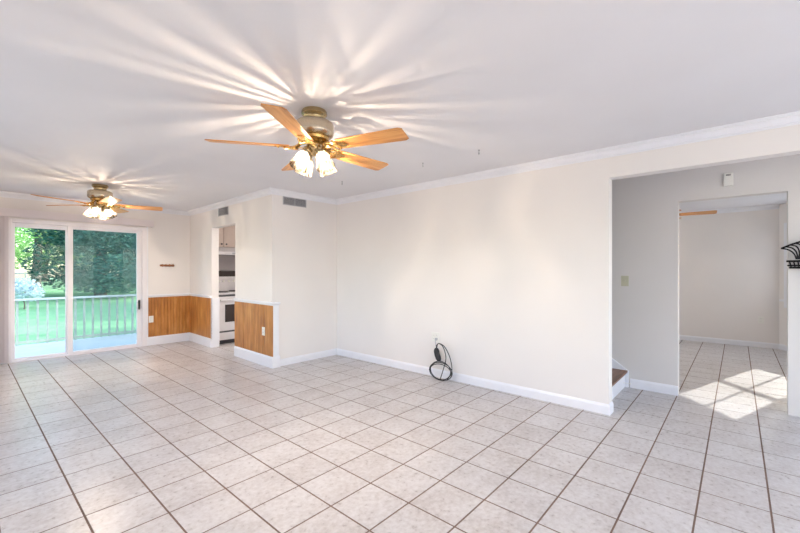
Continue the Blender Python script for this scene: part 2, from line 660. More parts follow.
# ------------------------------------------------------------------ crown, baseboards, chair rail
crown = [(0.0, CEIL - 0.074), (0.010, CEIL - 0.074), (0.011, CEIL - 0.060), (0.020, CEIL - 0.056), (0.024, CEIL - 0.046), (0.036, CEIL - 0.032),
         (0.052, CEIL - 0.022), (0.060, CEIL - 0.020), (0.061, CEIL - 0.010), (0.072, CEIL - 0.008), (0.072, CEIL), (0.0, CEIL)]
struct(MB().sweep([(XW, YB), (XW, YE), (XK, YE), (xk(YS), YS), (XL, YS), (XL, YB)], crown).build('trim_crown', M['trim'], smooth=True))
struct(MB().sweep([(8.95, 4.0), (8.95, -0.52)][::-1], crown).build('trim_crown_far_room', M['trim'], smooth=True))


def base_prof(h, d=0.014):
    return [(0, 0), (d, 0), (d, h - 0.022), (d * 0.75, h - 0.012), (d * 0.45, h - 0.004), (d * 0.3, h), (0, h)]


struct(MB().sweep([(XW + TH - 0.004, 0.875), (XW, 0.875), (XW, YE), (XK + 0.095, YE)], base_prof(0.095)).build('baseboard_right', M['trim']))
tall = [(0, 0), (0.020, 0), (0.020, 0.125), (0.015, 0.140), (0.011, 0.145), (0.011, 0.152), (0, 0.152)]
struct(MB().sweep([(XK + 0.10, 4.668), (XK, 4.668), (xk(5.80), 5.80)], tall).build('baseboard_kitchen', M['trim']))
struct(MB().sweep([(xk(YJ), YJ), (xk(YS), YS), (2.14, YS)], tall).build('baseboard_far', M['trim']))
struct(MB().sweep([(XH, 0.467), (XH, 0.90)], base_prof(0.10)).build('baseboard_hall', M['trim']))
struct(MB().sweep([(8.95, -0.52), (8.95, 4.0)], base_prof(0.09)).build('baseboard_far_room', M['trim']))
struct(MB().sweep([(be.x, be.y), (8.95, -0.52)], base_prof(0.09)).build('baseboard_bay', M['trim']))

rail_prof = [(0, 0.835), (0.018, 0.835), (0.020, 0.850), (0.036, 0.858), (0.036, 0.872), (0.030, 0.880), (0, 0.880)]
b = MB().sweep([(XK + 0.09, 4.668), (XK, 4.668), (xk(5.80), 5.80)], rail_prof)
b.sweep([(xk(YJ), YJ), (xk(YS), YS), (2.14, YS)], rail_prof)
struct(b.build('trim_chair_rail', M['trim']))
# corner board and jamb liner
b = MB()
b.box(XK, XK + 0.085, 4.662, YE, 0.0, 0.87)
b.box(xk(YJ) - 0.012, xk(YJ) + TH + 0.004, YJ - 0.018, YJ, 0.0, 0.84)
struct(b.build('trim_corner_boards', M['trim']))


def beadboard(name, p0, p1, z0, z1, pitch, depth, nrm):
    """vertical grooves cut into a panel between two plan points, standing off the wall along nrm"""
    p0, p1, nrm = Vector(p0), Vector(p1), Vector(nrm)
    L = (p1 - p0).length
    d = (p1 - p0) / L
    prof = []
    s = 0.0
    while s < L - 1e-4:
        e = min(s + pitch, L)
        prof += [(s, depth)] if not prof else []
        prof += [(e - 0.008, depth), (e - 0.004, depth - 0.008), (e, depth)] if e < L - 0.012 else [(L, depth)]
        s = e
    clean = []
    for q in prof:
        if not clean or q[0] > clean[-1][0] + 1e-5:
            clean.append(q)
    pts = [p0 + d * a + nrm * o for a, o in clean] + [p1.copy(), p0.copy()]
    pts = [(q.x, q.y) for q in pts]
    b = MB().quad_prism(pts, z0, z1)
    return struct(b.build(name, M['wains']))


beadboard('trim_wainscot_door', (2.143, YS), (xk(YS), YS), 0.15, 0.84, 0.050, 0.012, (0, -1))
beadboard('trim_wainscot_kitchen', (xk(YS), YS - 0.01), (xk(YJ), YJ - 0.018), 0.15, 0.84, 0.10, 0.010, (-1, 0))
beadboard('trim_wainscot_peninsula', (xk(5.8), 5.80), (XK, 4.664), 0.15, 0.84, 0.30, 0.010, (-1, 0))

# ------------------------------------------------------------------ sliding glass door
dz = struct(MB().box(0.41, 0.475, YS - 0.03, YS + 0.12, 0, 2.04).box(2.05, 2.12, YS - 0.03, YS + 0.12, 0, 2.04)
            .box(0.475, 2.05, YS - 0.03, YS + 0.12, 1.985, 2.04).box(0.475, 2.05, YS - 0.02, YS + 0.12, 0, 0.022).build('door_1', M['vinyl'], bevel=0.004))


def door_leaf(name, x0, x1, y0, y1, sl, sr, zt, zb):
    p = MB().box(x0, x0 + sl, y0, y1, 0.022, 1.985).box(x1 - sr, x1, y0, y1, 0.022, 1.985)
    p.box(x0 + sl, x1 - sr, y0, y1, zt, 1.985).box(x0 + sl, x1 - sr, y0, y1, 0.022, zb)
    o = p.build(name, M['vinyl'], dz, bevel=0.004)
    ym = (y0 + y1) / 2
    MB().box(x0 + sl - 0.005, x1 - sr + 0.005, ym - 0.003, ym + 0.003, zb - 0.005, zt + 0.005).build('pane', M['glass'], o)
    return o


lf = door_leaf('fixed_leaf', 0.475, 1.12, YS + 0.05, YS + 0.09, 0.035, 0.06, 1.925, 0.05)
rt = door_leaf('sliding_leaf', 1.075, 2.05, YS + 0.0, YS + 0.04, 0.065, 0.07, 1.94, 0.055)
MB().box(1.995, 2.02, YS - 0.035, YS, 0.64, 0.80).build('handle', M['black'], rt, bevel=0.004)
o = MB().box(1.14, 2.055, YS + 0.098, YS + 0.1, 0.05, 1.95).build('insect_screen', M['screen'], dz)
# casing around the sliding door
struct(MB().box(2.12, 2.142, YS - 0.016, YS, 0, 2.06).box(0.36, 0.41, YS - 0.016, YS, 0, 2.06).build('trim_door_casing', M['trim']))

# ------------------------------------------------------------------ vertical blind
vb = thing('vertical_blind', (0.40, 7.62, 2.0), 'pale vertical blind drawn to the left of the sliding glass door under a long valance', 'blind')
MB().box(-0.95, 1.80, -0.05, -0.035, 0.055, 0.165).box(1.785, 1.80, -0.035, 0.075, 0.055, 0.165).build('valance', M['vane'], vb, bevel=0.003)
MB().box(-0.90, 1.76, -0.01, 0.03, 0.06, 0.10).build('head_rail', M['vinyl'], vb)
vane = None
for k in range(14):
    x = -0.47 + k * 0.036
    if vane is None:
        b = MB()
        pts = [(-0.002 + 0.008 * (1 - (t / 0.044) ** 2), t) for t in (-0.044, -0.022, 0, 0.022, 0.044)]
        pts = pts + [(p[0] - 0.0018, p[1]) for p in pts[::-1]]
        b.quad_prism(pts[::-1], -1.97, 0.06)
        vane = b.build('vane', M['vane'], vb, loc=(x, 0.01, 0), rot=(0, 0, R(62)))
    else:
        c = vane.copy()
        COL.objects.link(c)
        c.parent = vb
        c.location = (x, 0.01, 0)
        c.rotation_euler = (0, 0, R(62 + random.uniform(-7, 7)))


# ------------------------------------------------------------------ ceiling fans
def make_fan(loc, a0, label):
    t = thing('ceiling_fan', loc, label, 'ceiling fan', 0, 'brass ceiling fans with four glass shades')
    MB().lathe([(0, 0), (0.080, 0), (0.086, -0.008), (0.086, -0.028), (0.078, -0.036), (0.070, -0.042), (0.066, -0.052), (0.066, -0.075), (0, -0.075)], 40).build('canopy', M['brass'], t, smooth=True)
    MB().lathe([(0, -0.060), (0.068, -0.064), (0.080, -0.072), (0.112, -0.078), (0.128, -0.090), (0.132, -0.102), (0.132, -0.150),
                (0.129, -0.164), (0.118, -0.176), (0.105, -0.182), (0, -0.182)], 48).build('motor_housing', M['nickel'], t, smooth=True)
    MB().lathe([(0, -0.180), (0.098, -0.180), (0.102, -0.188), (0.098, -0.204), (0.060, -0.212), (0.050, -0.218), (0, -0.218)], 40).build('flywheel', M['irons'], t, smooth=True)
    MB().lathe([(0, -0.214), (0.040, -0.216), (0.050, -0.224), (0.054, -0.240), (0.054, -0.268), (0.046, -0.285), (0.022, -0.298), (0.012, -0.308), (0, -0.310)], 32).build('light_fitter', M['brass'], t, smooth=True)
    for k in range(5):
        an = R(a0 + 72 * k)
        e = Matrix.Rotation(an, 4, 'Z')
        # blade with its pitch; local x outwards
        Lr = [(0.165, 0.052), (0.20, 0.058), (0.45, 0.066), (0.655, 0.072), (0.680, 0.058)]
        pts = [(x, -w) for x, w in Lr] + [(x, w) for x, w in Lr[::-1]]
        bl = MB().quad_prism(pts, -0.003, 0.003).build('blade', M['blade'], t, bevel=0.0015)
        bl.matrix_local = Matrix.Translation((0, 0, -0.252)) @ e @ Matrix.Rotation(R(-12), 4, 'X')
        # cast scroll iron
        b = MB()
        b.quad_prism([(0.075, -0.016), (0.16, -0.012), (0.175, -0.034), (0.245, -0.030), (0.262, 0), (0.245, 0.030), (0.175, 0.034), (0.16, 0.012), (0.075, 0.016)], -0.010, -0.004)
        for sg in (-1, 1):
            p = []
            for q in range(19):
                a = q / 18 * 1.7 * pi
                rr = 0.030 - 0.012 * q / 18
                p.append((0.150 + rr * sin(a) * 0.9 - 0.02, sg * (0.032 - rr * cos(a)), -0.012))
            b.tube(p, 0.0065, 8)
            b.tube([(0.085, sg * 0.010, 0.02), (0.11, sg * 0.022, 0.005), (0.14, sg * 0.046, -0.008), (0.175, sg * 0.050, -0.012), (0.20, sg * 0.034, -0.012)], 0.006, 8)
        for x, y in ((0.195, -0.018), (0.195, 0.018), (0.238, 0)):
            b.lathe([(0.007, -0.010), (0.006, -0.015), (0, -0.016)], 10, Matrix.Translation((x, y, 0)))
        b.tube([(0.070, 0, 0.045), (0.088, 0, 0.03), (0.105, 0, 0.008), (0.125, 0, -0.004)], 0.012, 10)
        ir = b.build('blade_iron', M['irons'], t, smooth=True)
        ir.matrix_local = Matrix.Translation((0, 0, -0.252)) @ e @ Matrix.Rotation(R(-12), 4, 'X')
    for k in range(4):
        an = YAW + pi / 4 + pi / 2 * k + R(4)
        mt = Matrix.Translation((0.050 * cos(an), 0.050 * sin(an), -0.262)) @ Matrix.Rotation(an, 4, 'Z') @ Matrix.Rotation(R(-28), 4, 'Y') @ Matrix.Scale(0.88, 4)
        # local -z is the shade's axis, pointing down and out
        s = MB().lathe([(0, 0.02), (0.016, 0.018), (0.017, -0.006), (0.030, -0.014), (0.033, -0.034), (0.030, -0.040), (0, -0.040)], 24).build('lamp_socket', M['brass'], t, smooth=True)
        s.matrix_local = mt
        prof = [(0.027, -0.034), (0.031, -0.046), (0.041, -0.066), (0.050, -0.090), (0.056, -0.115), (0.060, -0.145), (0.065, -0.170), (0.071, -0.188)]
        bm_ = MB()
        segs = 72
        rings = []
        for r, z in prof:
            fl = 0.012 * (r / 0.07)
            rings.append([bm_.bm.verts.new((r * (1 + fl * cos(18 * 2 * pi * i / segs)) * cos(2 * pi * i / segs), r * (1 + fl * cos(18 * 2 * pi * i / segs)) * sin(2 * pi * i / segs),
                                            z - (0.004 * abs(sin(9 * 2 * pi * i / segs)) if r > 0.07 else 0))) for i in range(segs)])
        for A, B in zip(rings, rings[1:]):
            for i in range(segs):
                bm_.bm.faces.new((A[i], A[(i + 1) % segs], B[(i + 1) % segs], B[i]))
        sh = bm_.build('lamp_shade', M['shade'], t, smooth=True)
        sh.matrix_local = mt
        bu = MB().lathe([(0, -0.040), (0.012, -0.042), (0.013, -0.060), (0.020, -0.078), (0.022, -0.092), (0.017, -0.106), (0, -0.113)], 20).build('bulb', M['bulb'], sh, smooth=True)
        ld = bpy.data.lights.new('bulb_light', 'POINT')
        ld.energy = BULB_W
        ld.color = (1.0, 0.84, 0.68)
        ld.shadow_soft_size = 0.003
        lo = bpy.data.objects.new('bulb_light', ld)
        COL.objects.link(lo)
        lo.parent = sh
        lo.location = (0, 0, -0.128)
    return t


BULB_W = 28.0
f1 = make_fan((1.60, 2.185, CEIL), -72.5, 'nearest ceiling fan, brass with five oak blades and four lit glass shades, mid-ceiling')
f2 = copy_tree(f1)
f2.location = (1.176, 6.137, CEIL)
f2.rotation_euler = (0, 0, R(199.4 + 72.5 - 72 * 3))
f2['label'] = 'ceiling fan with lit shades in front of the sliding glass door'
f3 = copy_tree(f1)
f3.location = (7.12, 0.90, CEIL)
f3.rotation_euler = (0, 0, R(72.5 - 85))
dim = None
for o_ in f3.children_recursive:       # the far room's fan burns weaker bulbs
    if o_.type == 'LIGHT':
        if dim is None:
            dim = o_.data.copy()
            dim.energy = 8.0
        o_.data = dim
f3['label'] = 'ceiling fan in the far room, only its blade tips showing past the doorway edge'


# ------------------------------------------------------------------ vents, plates, rack, detector
def vent(name, loc, rz, w, h, panels, label):
    """local: x along the wall, -y out of the wall, z up"""
    t = thing(name, loc, label, 'vent', rz, 'grey air vents under the crown moulding')
    fr = MB()
    m = 0.012
    fr.box(-w / 2, w / 2, -0.008, 0, h / 2 - m, h / 2).box(-w / 2, w / 2, -0.008, 0, -h / 2, -h / 2 + m)
    fr.box(-w / 2, -w / 2 + m, -0.008, 0, -h / 2 + m, h / 2 - m).box(w / 2 - m, w / 2, -0.008, 0, -h / 2 + m, h / 2 - m)
    if panels == 2:
        fr.box(-m / 2, m / 2, -0.008, 0, -h / 2 + m, h / 2 - m)
    fr.build('frame', M['ventgrey'], t)
    MB().box(-w / 2 + 0.004, w / 2 - 0.004, -0.002, 0, -h / 2 + 0.004, h / 2 - 0.004).build('duct_back', M['ventdark'], t)
    iw = (w - m * (panels + 1)) / panels
    for p in range(panels):
        lv = MB()
        x0 = -w / 2 + m + p * (iw + m)
        n = int((h - 2 * m) / 0.012)
        for q in range(n):
            z = -h / 2 + m + 0.012 * q + 0.004
            for P in (((x0, -0.008, z), (x0 + iw, -0.008, z), (x0 + iw, -0.0025, z + 0.007), (x0, -0.0025, z + 0.007)),):
                a = [lv.bm.verts.new(c) for c in P]
                c2 = [lv.bm.verts.new((c[0], c[1], c[2] + 0.0015)) for c in P]
                lv.bm.faces.new(a)
                lv.bm.faces.new(c2[::-1])
                for u in range(4):
                    lv.bm.faces.new((a[u], a[(u + 1) % 4], c2[(u + 1) % 4], c2[u]))
        lv.build('louvers', M['ventgrey'], t)
    return t


vent('air_vent', (3.10, YE - 0.0005, 2.268), 0, 0.38, 0.115, 2, 'wide grey two-panel air vent high on the wall next to the long wall')
vent('air_vent', (xk(6.22) - 0.004, 6.22, 2.255), R(-90), 0.36, 0.13, 1, 'grey air vent directly above the kitchen doorway')


def plate(name, loc, rz, w, h, label, cat, kind, mat='plastic', tilt=None):
    t = thing(name, loc, label, cat, rz)
    MB().box(-w / 2, w / 2, -0.006, 0, -h / 2, h / 2).build('cover_plate', M[mat], t, bevel=0.002)
    n = max(1, round(w / 0.07)) if kind == 'outlet' else 1
    for g_ in range(n):
        x = (g_ - (n - 1) / 2) * 0.046
        if kind == 'outlet':
            for s in (-1, 1):
                o = MB()
                o.lathe([(0, 0), (0.0165, 0), (0.0165, 0.003), (0, 0.003)], 18, Matrix.Translation((x, -0.006, s * 0.02)) @ Matrix.Rotation(R(90), 4, 'X'))
                rc = o.build('receptacle', M[mat], t)
                MB().box(x - 0.007, x - 0.005, -0.0096, -0.0085, s * 0.02 - 0.002, s * 0.02 + 0.006).box(x + 0.005, x + 0.007, -0.0096, -0.0085, s * 0.02 - 0.002, s * 0.02 + 0.006).build('slots', M['ventdark'], rc)
        else:
            MB().box(x - 0.005, x + 0.005, -0.018, -0.005, -0.004, 0.014).build('toggle', M[mat], t, bevel=0.001)
    return t


plate('wall_outlet', (2.186, YS - 0.011, 0.455), 0, 0.072, 0.116, 'white outlet on the wood wainscot right beside the sliding glass door', 'outlet', 'outlet')
plate('wall_outlet', (xk(4.9) - 0.011, 4.90, 0.47), R(-90), 0.072, 0.116, 'white outlet on the wood wainscot of the kitchen wall near its outer corner', 'outlet', 'outlet')
plate('wall_outlet', (XW, 2.80, 0.485), R(-90), 0.116, 0.116, 'white double outlet low on the long cream wall above the coiled black cord', 'outlet', 'outlet')
plate('wall_outlet', (8.95, -0.30, 0.465), R(-90), 0.072, 0.116, 'outlet low on the far wall of the room beyond the doorway', 'outlet', 'outlet', 'plastic')
plate('light_switch', (XH, 0.953, 1.187), R(-90), 0.075, 0.116, 'almond light switch on the grey hall wall', 'light switch', 'switch', 'almond')

t = thing('door_chime', (XH, 0.066, 2.187), 'small white box mounted over the doorway to the far room', 'door chime', R(-90))
MB().box(-0.036, 0.036, -0.035, 0, -0.062, 0.062).build('housing', M['plastic'], t, bevel=0.005)
MB().box(-0.018, 0.018, -0.037, -0.034, 0.036, 0.042).box(-0.018, 0.018, -0.037, -0.034, 0.046, 0.050).build('grille', M['ventdark'], t)

t = thing('hook_rack', (2.44, YS, 1.395), 'small brown rack with four pegs on the wall right of the sliding glass door', 'rack')
MB().box(-0.115, 0.115, -0.012, 0, -0.016, 0.016).build('back_board', M['bronze'], t, bevel=0.003)
for k in range(4):
    MB().lathe([(0.010, 0), (0.008, 0.014), (0.021, 0.020), (0.023, 0.028), (0.016, 0.034), (0, 0.036)], 16,
               Matrix.Translation((-0.084 + 0.056 * k, -0.011, 0)) @ Matrix.Rotation(R(90), 4, 'X')).build('peg', M['bronze'], t, smooth=True)

# three small plant hooks screwed into the ceiling
hk = [((3.104, 1.766), 'tiny metal hook in the ceiling nearest the wide hall opening'),
      ((3.103, 2.409), 'middle one of the three tiny ceiling hooks along the long wall'),
      ((3.092, 3.659), 'tiny metal hook in the ceiling nearest the vent wall')]
h0 = None
for (x, y), lab in hk:
    if h0 is None:
        p = [(0, 0, 0), (0, 0, -0.016)]
        for q in range(10):
            a = R(90 - 30 * q)
            p.append((0.012 * cos(a), 0, -0.028 + 0.012 * sin(a)))
        b = MB().tube(p, 0.0028, 8)
        b.lathe([(0, 0), (0.009, 0), (0.008, -0.003), (0, -0.004)], 14)
        h0 = b.build('ceiling_hook', M['hook'], smooth=True)
        o = h0
    else:
        o = h0.copy()
        COL.objects.link(o)
    o.location = (x, y, CEIL)
    o.rotation_euler = (0, 0, R(40))
    tag(o, lab, 'hook', 'ceiling hooks along the long wall')

# ------------------------------------------------------------------ coiled cord standing against the long wall
cx_ = XW - 0.075
t = thing('extension_cord', (cx_, 2.655, 0.0), 'coiled black cord with chunky plug, hanging from an outlet to the floor', 'cord')


def loop(cy, cz, ry, rz, n=40, ph=0.0, lean=0.0, x=0.0):
    return [(x + lean * (cz + rz * sin(2 * pi * k / n + ph)), cy + ry * cos(2 * pi * k / n + ph), cz + rz * sin(2 * pi * k / n + ph)) for k in range(n)]


b = MB()
b.tube(loop(0.0, 0.106, 0.165, 0.102, x=-0.030, lean=0.06), 0.0050, 8, True)
b.tube(loop(0.012, 0.112, 0.145, 0.106, x=-0.020, lean=0.08), 0.0050, 8, True)
b.tube(loop(-0.008, 0.100, 0.155, 0.094, x=-0.040, lean=0.02), 0.0050, 8, True)


def spline(ctrl, n=10):
    out = []
    P = [Vector(c) for c in ctrl]
    P = [P[0]] + P + [P[-1]]
    for i in range(1, len(P) - 2):
        for k in range(n):
            s = k / n
            a, b_, c, d = P[i - 1], P[i], P[i + 1], P[i + 2]
            out.append(0.5 * ((2 * b_) + (c - a) * s + (2 * a - 5 * b_ + 4 * c - d) * s * s + (3 * b_ - a - 3 * c + d) * s ** 3))
    out.append(P[-2])
    return out


b.tube(spline([(0.0, 0.075, 0.36), (-0.008, 0.070, 0.405), (-0.012, 0.025, 0.432), (-0.012, -0.05, 0.40), (-0.014, -0.12, 0.30), (-0.018, -0.155, 0.18), (-0.024, -0.15, 0.10), (-0.03, -0.09, 0.02)]), 0.0050, 8)
b.tube(spline([(-0.004, 0.070, 0.37), (-0.010, 0.045, 0.428), (-0.018, -0.03, 0.40), (-0.022, -0.075, 0.28), (-0.028, -0.05, 0.16), (-0.034, 0.0, 0.01)]), 0.0050, 8)
b.tube(spline([(0.0, 0.04, 0.23), (-0.012, 0.09, 0.19), (-0.025, 0.14, 0.15), (-0.03, 0.165, 0.10)]), 0.0050, 8)
b.build('cable', M['black'], t, smooth=True)
b = MB()
pl = spline([(0.004, 0.070, 0.368), (0.0, 0.076, 0.34), (0.0, 0.068, 0.295), (0.0, 0.048, 0.25), (0.0, 0.036, 0.215)], 6)
n = len(pl)
b.tube(pl, 0.03, 14, radii=[0.016 + 0.016 * min(1.1, 4.4 * (k / (n - 1)) * (1 - k / (n - 1)) * 1.3) for k in range(n)])
b.build('plug_body', M['black'], t, smooth=True)
b = MB().tube(spline([(0.0, 0.072, 0.37), (0.004, 0.090, 0.40), (0.030, 0.115, 0.44), (0.052, 0.122, 0.455)], 6), 0.0045, 8)
b.box(0.044, 0.066, 0.109, 0.135, 0.450, 0.478)
b.build('plug', M['ventgrey'], t, smooth=True)

# ------------------------------------------------------------------ stairs behind the long wall
st = thing('staircase', (XW + TH, 0.93, 0), 'white staircase with brown wooden treads starting behind the long wall', 'staircase')
SW = XH - XW - TH
for k in range(6):
    MB().box(0.002, SW - 0.026, 0.26 * k + 0.02, 0.26 * k + 0.04, 0.19 * k, 0.19 * k + 0.165).build('riser', M['trim'], st)
    MB().box(0.002, SW - 0.026, 0.26 * k - 0.01, 0.26 * k + 0.29, 0.19 * k + 0.165, 0.19 * k + 0.19).build('tread', M['tread'], st, bevel=0.006)
b = MB()
sk = [(-0.014, 0.0), (1.56, 0.0), (1.56, 1.29), (-0.0, 0.195), (-0.014, 0.180)]
b.prism_m(sk, 0.0, 0.024, Matrix(((0, 0, 1, SW - 0.025), (1, 0, 0, 0), (0, 1, 0, 0), (0, 0, 0, 1))))
b.build('skirt_board', M['trim'], st)
MB().lathe([(0.010, 0), (0.007, 0.004), (0.004, 0.006), (0.004, 0.06), (0.009, 0.062), (0.009, 0.07), (0, 0.072)], 12,
           Matrix.Translation((SW - 0.08, 0.02, 0.06)) @ Matrix.Rotation(R(90), 4, 'X')).build('door_stop', M['plastic'], st, smooth=True)

# ------------------------------------------------------------------ wrought iron ship on the hall wall
sp = thing('ship_wall_ornament', (XH, -0.50, 1.33), 'black wrought iron sailing ship hung on the wall right of the far doorway', 'wall ornament', R(-90))
# local: x to the viewer's right (-Y in the room), -y out of the wall, z up
b = MB()
for zz, ins, r in ((0.0, 0.020, 0.009), (0.020, 0.006, 0.007), (0.058, 0.0, 0.009)):
    p = [(-0.165 + ins, -0.02, zz), (-0.10, -0.075, zz), (0.0, -0.095, zz), (0.10, -0.075, zz), (0.165 - ins, -0.02, zz)]
    b.tube(spline(p, 6), r, 8)
for k in range(13):
    s = -0.15 + 0.025 * k
    y = -0.093 + 2.6 * s * s
    b.tube([(s * 0.92, y * 0.92, 0.0), (s, y, 0.058)], 0.0055, 6)
b.prism_m([(-0.12, -0.02), (-0.07, -0.065), (0, -0.08), (0.07, -0.065), (0.12, -0.02)], -0.004, 0.004, Matrix.Identity(4))
b.build('hull', M['iron'], sp, smooth=True)
MB().tube([(0.02, -0.055, 0.0), (0.02, -0.055, 0.30)], 0.006, 8).tube([(-0.05, -0.055, 0.0), (-0.05, -0.055, 0.24)], 0.005, 8).tube([(0.02, -0.055, 0.10), (0.02, -0.001, 0.10)], 0.006, 8).build('mast', M['iron'], sp, smooth=True)
# each sail: curved bands from its top yard sweeping down to the foot of the mast
for off, sc in ((0.0, 1.0), (0.13, 1.15)):
    b = MB()
    A, B = Vector((-0.205 + off, -0.075, 0.172 * sc)), Vector((-0.085 + off, -0.080, 0.228 * sc))
    for k in range(5):
        p = [A.lerp(B, k / 4)] + [Vector((x + off + dx * k, -0.09, (z + dz_ * k) * sc)) for x, z, dx, dz_ in
                                  ((-0.168, 0.163, 0.027, 0.013), (-0.138, 0.140, 0.021, 0.009), (-0.120, 0.110, 0.014, 0.004), (-0.110, 0.072, 0.006, 0.0))]
        b.tube(spline(p, 6), 0.0062, 6)
    b.tube([A, A.lerp(B, 0.5) + Vector((0, -0.006, 0.004)), B], 0.0085, 6)
    b.build('sail', M['iron'], sp, smooth=True)

# ------------------------------------------------------------------ kitchen seen through the doorway
rg = thing('kitchen_range', (3.30, 7.18, 0), 'white kitchen range with dark control panel through the kitchen doorway', 'oven')
Yf = -0.32
MB().box(-0.38, 0.38, Yf, 0.32, 0.07, 0.885).build('body', M['enamel'], rg, bevel=0.006)
MB().box(-0.37, 0.37, Yf + 0.03, 0.31, 0.0, 0.075).build('plinth', M['ventdark'], rg)
MB().box(-0.385, 0.385, Yf - 0.02, 0.24, 0.885, 0.91).build('cooktop', M['enamel'], rg, bevel=0.006)
for x, y, r in ((-0.18, -0.14, 0.10), (0.18, -0.14, 0.075), (-0.18, 0.11, 0.075), (0.18, 0.11, 0.10)):
    b = MB()
    for q in (1.0, 0.72, 0.44):
        b.tube([(x + r * q * cos(2 * pi * k / 28), y + r * q * sin(2 * pi * k / 28), 0.918) for k in range(28)], 0.007, 6, True)
    b.build('burner_coil', M['black'], rg, smooth=True)
bg_ = MB().box(-0.38, 0.38, 0.235, 0.32, 0.91, 1.20).build('backguard', M['enamel'], rg, bevel=0.01)
MB().box(-0.375, 0.375, 0.226, 0.236, 1.19, 1.30).box(-0.375, 0.375, 0.236, 0.30, 1.19, 1.30).build('control_panel', M['blackglass'], rg)
MB().box(-0.30, -0.16, 0.228, 0.236, 1.08, 1.13).build('clock_display', M['blackglass'], bg_)
for x in (-0.06, 0.02, 0.12, 0.22, 0.30):
    MB().lathe([(0.022, 0), (0.020, 0.018), (0.012, 0.022), (0, 0.022)], 16, Matrix.Translation((x, 0.236, 1.10)) @ Matrix.Rotation(R(90), 4, 'X')).build('knob', M['plastic'], rg, smooth=True)
MB().box(-0.38, 0.38, Yf - 0.012, Yf, 0.845, 0.872).build('vent_gap', M['ventdark'], rg)
od = MB().box(-0.378, 0.378, Yf - 0.035, Yf, 0.235, 0.84).build('oven_door', M['enamel'], rg, bevel=0.006)
MB().box(-0.215, 0.215, Yf - 0.0375, Yf - 0.034, 0.39, 0.70).build('oven_window', M['blackglass'], od)
MB().tube([(-0.30, Yf - 0.035, 0.78), (-0.30, Yf - 0.075, 0.78), (0.30, Yf - 0.075, 0.78), (0.30, Yf - 0.035, 0.78)], 0.012, 10).build('oven_handle', M['enamel'], od, smooth=True)
MB().box(-0.378, 0.378, Yf - 0.02, Yf, 0.205, 0.235).build('gap', M['ventdark'], rg)
MB().box(-0.378, 0.378, Yf - 0.03, Yf, 0.075, 0.207).build('storage_drawer', M['enamel'], rg, bevel=0.006)

hd = thing('range_hood', (3.30, YS - 0.001, 1.60), 'white range hood above the kitchen range', 'range hood')
b = MB()
b.prism_m([(-0.48, 0.0), (0, 0.0), (0, 0.15), (-0.34, 0.15), (-0.48, 0.06)], -0.38, 0.38, Matrix(((0, 0, 1, 0), (1, 0, 0, 0), (0, 1, 0, 0), (0, 0, 0, 1))))
b.build('hood_shell', M['enamel'], hd, bevel=0.004)
MB().box(0.10, 0.30, -0.485, -0.478, 0.012, 0.045).build('switch_panel', M['ventgrey'], hd)

kc = thing('wall_cabinet', (3.30, YS - 0.001, 1.752), 'cream wall cabinet with black knobs above the range hood', 'cabinet')
MB().box(-0.38, 0.38, -0.32, 0, 0, 0.66).build('body', M['cab'], kc)
for sg in (-1, 1):
    x0, x1 = (-0.375, -0.004) if sg < 0 else (0.004, 0.375)
    d_ = MB().box(x0, x1, -0.342, -0.321, 0.006, 0.655).build('door', M['cab'], kc, bevel=0.003)
    MB().box(x0 + 0.055, x1 - 0.055, -0.347, -0.341, 0.06, 0.60).build('raised_panel', M['cab'], d_, bevel=0.005)
    MB().lathe([(0.006, 0), (0.006, 0.012), (0.016, 0.018), (0.014, 0.028), (0, 0.030)], 16, Matrix.Translation((sg * 0.045, -0.342, 0.055)) @ Matrix.Rotation(R(90), 4, 'X')).build('knob', M['black'], d_, smooth=True)
struct(MB().box(XK + TH, XW, YS - 0.006, YS, 0.91, 1.75).build('trim_backsplash', M['backsplash']))

# ------------------------------------------------------------------ outside: deck, rail, lawn, fence, trees
b = MB()
y = YS + 0.15
while y < 9.72:
    b.box(-4.0, 7.0, y + 0.003, y + 0.137, -0.09, -0.05)
    y += 0.14
dk = struct(b.build('deck', M['deck']))
YR = 9.6
rl = thing('deck_railing', (1.5, YR, -0.05), 'pale painted wooden railing along the deck edge beyond the glass door', 'railing')
MB().box(-5.5, 5.5, -0.06, 0.06, 0.815, 0.85).build('top_rail', M['rail'], rl, bevel=0.006)
MB().box(-5.5, 5.5, -0.02, 0.02, 0.05, 0.09).build('bottom_rail', M['baluster'], rl)
bal = None
for k in range(60):
    x = -3.9 + 0.133 * k
    if bal is None:
        bal = MB().box(-0.016, 0.016, -0.016, 0.016, 0.02, 0.82).build('baluster', M['baluster'], rl)
        bal.location = (x, 0, 0)
    else:
        c = bal.copy()
        COL.objects.link(c)
        c.parent = rl
        c.location = (x, 0, 0)
for x in (-3.6, -1.8, 1.78, 4.2):
    MB().box(x - 0.045, x + 0.045, 0.02, 0.11, -0.45, 0.82).build('post', M['rail'], rl)

bm = bmesh.new()
nx, ny = 24, 40
vs = []


def ground(x, y):
    return -0.55 + 0.75 * max(0, min(1, (y - 10) / 22)) ** 1.3 + 0.05 * sin(x * 0.7 + y * 0.3)


for j in range(ny + 1):
    for i in range(nx + 1):
        x = -20 + 60 * i / nx
        y = YS + 0.16 + 72 * (j / ny) ** 1.4
        vs.append(bm.verts.new((x, y, ground(x, y))))
for j in range(ny):
    for i in range(nx):
        a = j * (nx + 1) + i
        bm.faces.new((vs[a], vs[a + 1], vs[a + nx + 2], vs[a + nx + 1]))
me = bpy.data.meshes.new('lawn')
bm.to_mesh(me)
bm.free()
me.polygons.foreach_set('use_smooth', [True] * len(me.polygons))
me.materials.append(M['lawn'])
lw = bpy.data.objects.new('lawn', me)
COL.objects.link(lw)
struct(lw)

